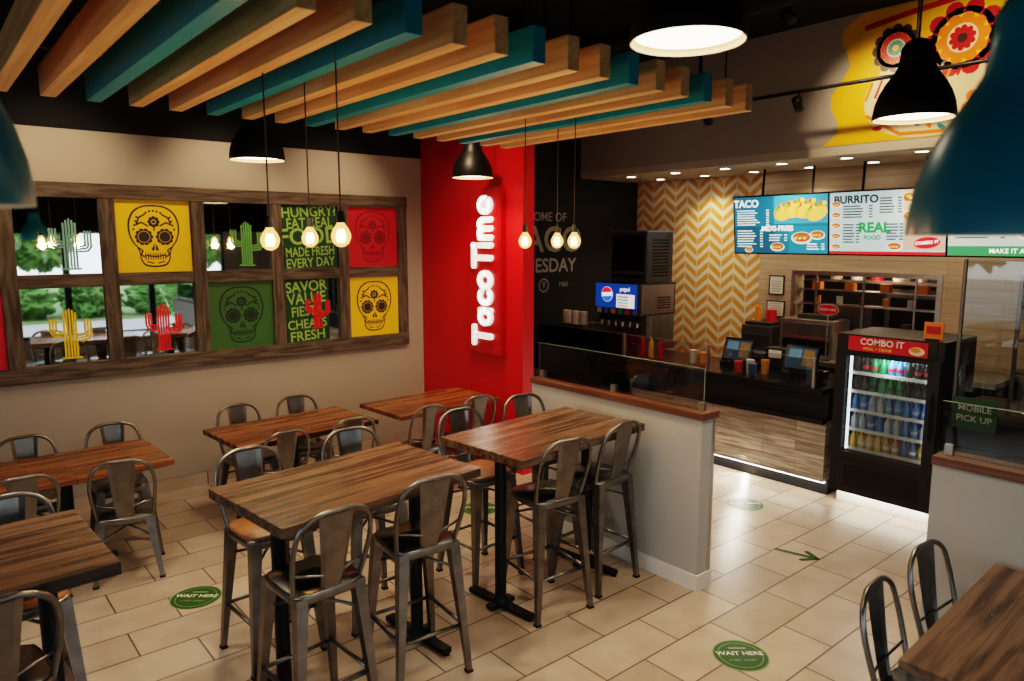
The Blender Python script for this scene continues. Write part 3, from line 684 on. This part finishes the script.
# ------------------------------------------------------------------ menu boards
tv=.11
def menu(yc, kind):
    P=Plane((7.62,yc,2.16),(0,-1,0),(-tv,0,1)); w,h=1.13,.64; b=MB(); E=1.0
    b.pbox(P,-w/2-.015,w/2+.015,-.015,h+.015,-.05,-.001,'blackgloss')
    W=flat((.95,.95,.9),1.3); K=flat((.02,.04,.05),.2)
    def lines(u0,u1,v,n,step,mat,th=.009):
        for r in range(n): b.rect(P,u0,u0+(u1-u0)*random.uniform(.55,.75),v-r*step,v-r*step+th,.003,mat); b.rect(P,u1-.035,u1,v-r*step,v-r*step+th,.003,mat)
    def taco(u,v,s,k):
        z=.003+.003*k
        b.circ(P,u,v,.12*s,z,flat((.70,.34,.06),E),22,.085*s,.4)
        for j in range(7):
            b.circ(P,u-.07*s+.026*s*j,v+(.03+.012*(j%2))*s+.010*s*j,.026*s,z+.0004+.0002*j,flat([(.16,.36,.05),(.65,.07,.03),(.85,.62,.12),(.30,.12,.05)][j%4],E),10,.020*s)
        b.circ(P,u+.012*s,v-.018*s,.112*s,z+.002,flat((.80,.46,.11),E),22,.068*s,.4)
    def bowl(u,v,s):
        b.circ(P,u,v,.11*s,.003,flat((.75,.72,.64),E),22,.062*s); b.circ(P,u,v+.008*s,.093*s,.004,flat((.38,.09,.03),E),20,.048*s)
        for j in range(9): b.circ(P,u-.065*s+.016*s*j,v+(.012*(j%3)-.004)*s,.017*s,.0045+.0002*j,flat([(.8,.6,.2),(.2,.4,.08),(.7,.1,.05)][j%3],E),8,.012*s)
    if kind==0:
        b.rect(P,-w/2,w/2,0,h,.001,flat((.02,.15,.24),E)); b.rect(P,-.06,w/2,.33,h,.0015,flat((.06,.30,.42),E)); b.rect(P,-w/2,-.06,.0,.3,.0015,flat((.015,.09,.15),E))
        b.rect(P,.12,w/2,0,.3,.0018,flat((.03,.20,.30),E))
        b.text(P,'TACO',-.41,.56,.115,.003,W,bold=.03); b.text(P,'MEXI-FRIES',-.02,.275,.08,.003,W,bold=.03)
        lines(-.53,-.12,.48,7,.027,W); lines(-.53,-.2,.25,7,.03,W); lines(-.12,.1,.2,3,.03,W); lines(.33,.53,.1,3,.028,W)
        for k,(u,v) in enumerate([(.06,.46),(.19,.49),(.32,.48),(.44,.45)]): taco(u,v,1.05,k)
        bowl(.27,.17,1.1); bowl(.45,.2,.8); bowl(-.02,.07,.8); bowl(-.38,.035,.5)
    elif kind==1:
        b.rect(P,-w/2,w/2,0,h,.001,flat((.38,.50,.53),E)); b.rect(P,-w/2,w/2,0,.03,.002,flat((.5,.03,.03),E)); b.rect(P,.18,w/2,.05,h,.0012,flat((.46,.34,.27),E))
        b.text(P,'BURRITO',-.29,.56,.11,.003,K,bold=.03); b.text(P,'REAL',-.10,.27,.14,.003,flat((.02,.28,.07),E),bold=.04); b.text(P,'FOOD',-.12,.17,.06,.003,flat((.02,.2,.1),E),bold=.03)
        lines(-.42,-.12,.49,5,.028,K,.011); lines(-.05,.16,.56,6,.028,K,.011); lines(-.42,-.25,.3,7,.03,K,.011); lines(.02,.18,.3,6,.03,K,.011)
        for k,(u,v) in enumerate([(.28,.54),(.43,.46),(.29,.36),(.44,.28)]):
            z=.003+.002*k
            b.circ(P,u,v,.13,z,flat((.76,.56,.28),E),20,.05,-.5); b.circ(P,u-.05,v+.025,.055,z+.0005,flat((.40,.08,.03),E),14,.042); b.circ(P,u-.055,v+.035,.028,z+.001,flat((.25,.40,.06),E),12,.016); b.circ(P,u-.035,v+.015,.02,z+.0012,flat((.85,.7,.3),E),10,.012)
        for k in range(5): bowl(-.495,.075+k*.11,.5)
        b.circ(P,.40,.12,.12,.003,flat((.6,.02,.03),E),20,.055,.1); b.text(P,'COMBO IT',.40,.12,.045,.005,W,rot=.1); bowl(.1,.08,.7)
    else:
        b.rect(P,-w/2,w/2,0,h,.001,flat((.42,.50,.47),E)); b.rect(P,-w/2,w/2,0,.09,.002,flat((.05,.25,.10),E)); b.text(P,'MAKE IT A MEAL',0,.045,.06,.003,W)
        b.text(P,'SALADS',-.3,.56,.09,.003,K); lines(-.5,-.1,.48,8,.045,K)
        bowl(.25,.40,1.8); bowl(.1,.2,1.0); bowl(.4,.2,1.0)
    for u in (-.3,.3): b.tube([P.p(u,h*.6,-.06),P.p(u,h*.6,-.12),(P.p(u,0,0).x+.12,P.p(u,0,0).y,ZL-.005)],.014,'blackmetal',8)
    b.obj('menu_screen')
menu(4.36,0); menu(3.21,1); menu(2.06,2); menu(.91,0)

# ------------------------------------------------------------------ kitchen beyond pass, back counter
b=MB(); st='steel'
X2=XE+.155
b.box(X2,XE+1.0,oy0-.3,oy1+.3,1.0,1.19,st); b.box(XE+.95,XE+1.0,oy0-.3,oy1+.3,1.2,2.2,'dsteel'); b.box(X2,XE+.95,oy0-.32,oy0-.3,1.2,2.2,st); b.box(X2,XE+.95,oy1+.3,oy1+.32,1.2,2.2,st); b.box(X2,XE+1,oy0-.3,oy1+.3,2.2,2.22,'black')
b.box(XE+.5,XE+.94,3.0,3.6,1.2,1.75,'dsteel'); b.box(XE+.49,XE+.5,3.05,3.55,1.3,1.65,'blackgloss'); b.box(XE+.6,XE+.94,3.8,4.5,1.2,1.5,'dsteel'); b.box(XE+.5,XE+.94,2.7,4.6,1.8,1.83,st)
for k in range(7): b.cyl((XE+.7,2.8+k*.25,1.83),.07,.16,['cream','pred','white'][k%3],12)
b.obj('kitchen_alcove')
b=MB()
b.box(XE-.06,XE-.03,oy0-.05,oy1+.05,oz1,oz1+.05,st); b.box(XE-.06,XE-.03,oy0-.05,oy1+.05,oz0-.05,oz0,st); b.box(XE-.06,XE-.03,oy0-.05,oy0,oz0,oz1,st); b.box(XE-.06,XE-.03,oy1,oy1+.05,oz0,oz1,st)
b.box(XE-.028,XE+.12,oy0,oy1,oz0,oz0+.02,st); b.box(XE+.02,XE+.14,oy0,oy1,1.55,1.57,st); b.box(XE+.02,XE+.14,oy0,oy1,1.72,1.735,st)
for y in (3.1,3.65,4.2): b.box(XE+.02,XE+.04,y,y+.02,oz0,oz1,st)
for k in range(11):
    y=oy0+.12+k*.13; h=random.choice([.08,.12,.18]); b.box(XE-.02,XE+.1,y,y+.09,oz0+.021,oz0+.021+h,['dsteel','black','cream','pred','dsteel'][k%5])
    if k%2: b.cyl((XE+.08,y+.04,1.57),.035,.09,flat([(.7,.3,.1),(.6,.6,.55),(.1,.1,.1)][k%3]),12)
    if k%3==0: b.box(XE+.04,XE+.13,y,y+.1,1.735,1.82,'orange')
b.obj('pass_through_shelf')
light('kitchen_lamp','POINT',(XE+.4,3.7,2.0),9,(1,.78,.52),.1)
b=MB(); b.box(7.55,XE-.04,2.1,4.9,0,.95,'black'); b.box(7.5,XE-.04,2.1,4.9,.95,1.0,st); b.obj('back_counter')
b=MB(); b.box(7.7,8.08,4.45,4.85,1.0,1.3,'dsteel'); b.box(7.68,7.7,4.48,4.82,1.03,1.2,'black'); b.box(7.72,8.06,4.48,4.82,1.3,1.34,'black'); b.cyl((7.9,4.58,1.34),.06,.14,'pred',14); b.cyl((7.88,4.74,1.34),.04,.18,'orange',14); b.obj('warming_oven',bevel=.005)
b=MB(); b.box(7.7,8.08,3.72,4.35,1.0,1.42,st); b.box(7.69,7.7,3.76,4.31,1.04,1.2,'blackgloss'); b.box(7.69,7.7,3.76,4.31,1.24,1.38,'dsteel'); b.box(7.8,8.0,3.8,4.2,1.42,1.47,'black')
for k in range(3): b.cyl((7.685,3.85+k*.15,1.22),.012,.02,'pred',8)
b.obj('steamer_cabinet',bevel=.005)
b=MB(); P8=Plane((7.6,3.75,0),(0,-1,0),(0,0,1)); b.cyl((7.62,3.75,1.0),.05,.015,'black',14); b.cyl((7.62,3.75,1.015),.008,.5,'steel',8); b.circ(P8,0,1.56,.12,.0,'pred',24,.055); b.circ(P8,0,1.56,.125,-.004,'white',24,.06); b.text(P8,'ORDER HERE',0,1.56,.034,.002,'white'); b.obj('order_here_sign')
b=MB(); b.box(7.7,8.05,2.5,3.3,1.0,1.14,'blackmetal')
for k in range(5): b.cyl((7.8,2.6+k*.14,1.14),.045,.12+.03*(k%3),flat([(.8,.78,.7),(.65,.05,.04),(.8,.5,.1)][k%3]),14,.055)
b.obj('cup_dispenser')
def pos(x,y):
    e=MB(); P=Plane((x,y,1.06),(0,-1,0),(.35,0,1)); e.box(x-.02,x+.28,y-.17,y+.17,1.0,1.05,'blackgloss')
    e.pbox(P,-.17,.17,0,.25,-.03,0,'blackgloss'); e.rect(P,-.15,.15,.02,.23,.001,flat((.02,.05,.09),.35)); e.rect(P,-.13,0,.12,.21,.002,flat((.10,.20,.28),.35)); e.rect(P,.02,.13,.05,.21,.002,flat((.18,.11,.04),.35))
    e.pbox(Plane((x,y,0),(0,-1,0),(0,0,1)),-.03,.03,1.04,1.2,-.16,-.12,'blackmetal'); e.obj('pos_terminal',bevel=.004)
pos(6.5,3.46); pos(6.5,4.15)
b=MB(); b.box(6.2,6.34,3.1,3.22,1.0,1.02,'blackgloss'); b.box(6.25,6.32,3.12,3.2,1.02,1.13,'blackmetal'); b.obj('card_reader')
b=MB(); b.box(6.68,6.84,3.7,3.92,1.0,1.22,'blacksatin'); b.box(6.67,6.68,3.74,3.88,1.12,1.2,'white'); b.obj('receipt_printer',bevel=.006)
b=MB()
for k,(x,y,c) in enumerate([(6.25,3.95,(.7,.04,.04)),(6.3,3.85,(.8,.78,.7)),(6.22,3.78,(.1,.2,.45)),(6.4,3.75,(.75,.3,.05)),(6.45,4.5,(.75,.35,.05)),(6.4,4.6,(.7,.68,.6))]): b.cyl((x,y,1.0),.035,.12+.02*(k%2),flat(c),12,.042)
b.obj('cup_stack')
b=MB()
for i,(y,z,w,h) in enumerate([(4.68,1.76,.2,.24),(4.68,1.47,.24,.2)]):
    b.pbox(WE,-y-w/2,-y+w/2,z-h/2,z+h/2,.031,.045,'black'); b.pbox(WE,-y-w/2+.015,-y+w/2-.015,z-h/2+.015,z+h/2-.015,.045,.047,'white')
    for r in range(5): b.rect(WE,-y-w/2+.04,-y+w/2-.04,z-h/2+.04+r*.03,z-h/2+.05+r*.03,.048,'chalk')
b.obj('framed_notice')

# ------------------------------------------------------------------ mural on soffit
PS=Plane((XS,0,0),(0,-1,0),(0,0,1)); b=MB()
edge=[(-3.62,ZL+.09)]+[(-3.56+.07*math.sin(k*1.3)+.05*k/3, ZL+.09+k*.12) for k in range(1,10)]+[(-3.3,ZC-.01)]
b.poly(PS,[(1.0,ZL+.09),(1.0,ZC-.01)]+edge[::-1],.003,flat((.80,.47,.015)))
def rosette(u,v,r,cols,n0=.004,pet=10):
    L=len(cols)
    for i,c in enumerate(cols):
        rr=r*(1-i/L)
        if i%2==0:
            for k in range(pet):
                a=2*PI*k/pet+i; b.circ(PS,u+math.cos(a)*rr*.82,v+math.sin(a)*rr*.82,rr*.24,n0+.0012*i,flat(c),10)
            b.circ(PS,u,v,rr*.85,n0+.0013*i,flat(c),24)
        else:
            b.circ(PS,u,v,rr*.8,n0+.0012*i+.0005,flat(c),24)
R_=(.50,.02,.025); O_=(.78,.22,.02); C_=(.75,.64,.44); Te=(.03,.27,.30); K_=(.06,.03,.03); Yl=(.85,.55,.03)
b.circ(PS,-2.62,3.62,.62,.004,flat(C_),32,.40,.15); b.circ(PS,-2.2,3.42,.5,.0045,flat(C_),32,.3,-.2)
rosette(-2.44,4.0,.30,[R_,Yl,O_,C_,R_,K_],.006)
rosette(-2.98,4.02,.20,[K_,Yl,R_,C_,Te,Yl],.006,12); rosette(-1.98,3.95,.24,[Te,C_,R_,Yl],.006); rosette(-2.2,3.42,.2,[O_,C_,R_,Yl,K_],.006)
rosette(-1.75,3.5,.25,[R_,C_,Te,Yl,R_],.006); rosette(-1.4,4.0,.3,[O_,Yl,R_,C_],.006); rosette(-.9,3.6,.33,[Te,C_,O_,K_],.006)
rosette(-2.75,3.45,.13,[Te,C_,O_,K_],.0065,8)
for k in range(9): b.circ(PS,-3.1+k*.11,3.33+.06*math.sin(k*.8),.045,.007,flat([R_,O_,Te][k%3]),14,.02,k*.5)
for k in range(10): b.stroke(PS,[(-3.22+k*.085,3.60+.012*k),(-3.17+k*.085,3.74+.012*k)],.022,.0075,flat([O_,R_,K_,Te][k%4]))
b.stroke(PS,[(-3.2,3.45),(-2.9,3.26),(-2.5,3.25),(-2.1,3.27)],.03,.0065,flat(O_)); b.stroke(PS,[(-3.25,4.25),(-2.9,4.3),(-2.5,4.34),(-2.0,4.3)],.05,.0065,flat(R_))
b.obj('wall_mural')

# ------------------------------------------------------------------ downlights & spots
b=MB()
dl=[(x,y) for x in (7.3,7.9) for y in (1.4,2.1,2.8,3.5,4.2,4.9,5.6,6.3)]
for x,y in dl:
    b.lathe([(.08,0),(.08,-.008),(.06,-.008)],(x,y,ZL),'whiteceil',20); b.disc((x,y,ZL-.004),.06,'disc2',20)
b.obj('recessed_downlights')
for x,y in dl:
    if dl.index((x,y))%2==0: light('downlight','SPOT',(x-.05,y,ZL-.02),46,(1,.78,.50),.06,spot=2.2,blend=.7)
b=MB()
cans=[((.9,5.6,3.9),(1.0,6.95,2.6)),((2.3,5.9,3.9),(2.3,6.95,2.5)),((3.5,5.7,3.9),(3.4,6.95,2.4)),((3.3,5.0,3.9),(4.5,5.7,2.2)),((-.3,5.6,3.9),(-.2,6.95,2.5)),((5.6,5.4,3.9),(6.2,6.95,2.0)),((5.8,2.0,4.1),(7.03,2.4,3.7)),((5.8,3.3,4.1),(7.03,3.1,3.4)),((4.9,3.6,4.0),(6.16,3.6,.4))]  # the last spot is an addition that brightens the counter front
for p,t in cans:
    p=Vector(p); d=(Vector(t)-p).normalized(); b.tube([p-d*.12,p],.045,'blackmetal',14); b.tube([p-d*.06,(p.x,p.y,ZC)],.01,'blackmetal',6)
    b.tube([p,p+d*.003],.035,'disc',14)
b.obj('ceiling_spotlights')
for i,(p,t) in enumerate(cans):
    p=Vector(p); d=(Vector(t)-p).normalized()
    light('spot_light','SPOT',p+d*.02,[110,90,85,85,60,10,75,85,85][i],(1,.72,.44),.04,spot=[1.05,1.05,1.05,1.2,1.05,1.2,1.2,1.2,1.1][i],target=t,blend=.95)
for x,y,p in [(1.5,3.3,75),(3.1,3.2,60),(5.0,2.6,105),(5.0,4.4,60),(.3,4.4,80)]:
    light('down_spot_light','SPOT',(x,y,2.98 if x<4 else 4.0),p,(1,.82,.60),.08,spot=1.6,target=(x,y,0),blend=.9)  # bare spots aimed straight down, no fixture modelled

# ------------------------------------------------------------------ floor stickers
def sticker(x,y,r=.16):
    P=Plane((x,y,0),(.766,-.643,0),(.643,.766,0)); b=MB()
    b.circ(P,0,0,r,.0015,'floorlime',36); b.circ(P,0,0,r*.95,.002,'floorgreen',36); b.circ(P,0,0,r*.8,.0025,'floorlime',36); b.circ(P,0,0,r*.77,.003,'floorgreen',36)
    b.text(P,'WAIT HERE',0,.015,r*.33,.0035,'white',bold=.02); b.text(P,'6 FEET APART',0,-.05,r*.16,.0035,'floorlime'); b.rect(P,-.05,.05,.06,.075,.0035,'floorlime'); b.obj('floor_sticker')
sticker(1.26,4.70); sticker(3.39,2.05,.155); sticker(5.48,3.34,.16); sticker(3.63,4.76,.16)
P=Plane((4.87,2.52,0),(.25,-.97,0),(.97,.25,0)); b=MB()
b.stroke(P,[(-.15,0),(.13,0)],.04,.002,'floorgreen'); b.stroke(P,[(.05,.08),(.14,0),(.05,-.08)],.04,.002,'floorgreen'); b.obj('floor_arrow_sticker')

# ------------------------------------------------------------------ daylight
w=bpy.data.worlds.new('World'); S.world=w; w.use_nodes=True; nt=w.node_tree; bg=nt.nodes['Background']
bg.inputs[0].default_value=(.84,.92,1,1); bg.inputs[1].default_value=3.1
def portal(loc,target,sx,sy):
    o=light('sky_portal','AREA',loc,1,(1,1,1),sx,target=target,sy=sy); o.data.cycles.is_portal=True
portal((1.7,YS-.2,1.42),(1.7,0,1.42),7.8,2.15); portal((XW-.2,1.5,1.42),(0,1.5,1.42),7.8,2.15)

# ------------------------------------------------------------------ camera
cd=bpy.data.cameras.new('camera'); cam=bpy.data.objects.new('camera',cd); bpy.context.collection.objects.link(cam)
cam.location=(0,0,H); cam.rotation_euler=(math.radians(90-7.9),0,math.radians(-40)); cd.sensor_width=36; cd.lens=720/1024*36
cd.clip_start=.05; cd.dof.use_dof=True; cd.dof.focus_distance=4.8; cd.dof.aperture_fstop=2.0
S.camera=cam
try:
    S.view_settings.view_transform='Filmic'; S.view_settings.look='High Contrast'
except Exception: pass
S.view_settings.exposure=0.0
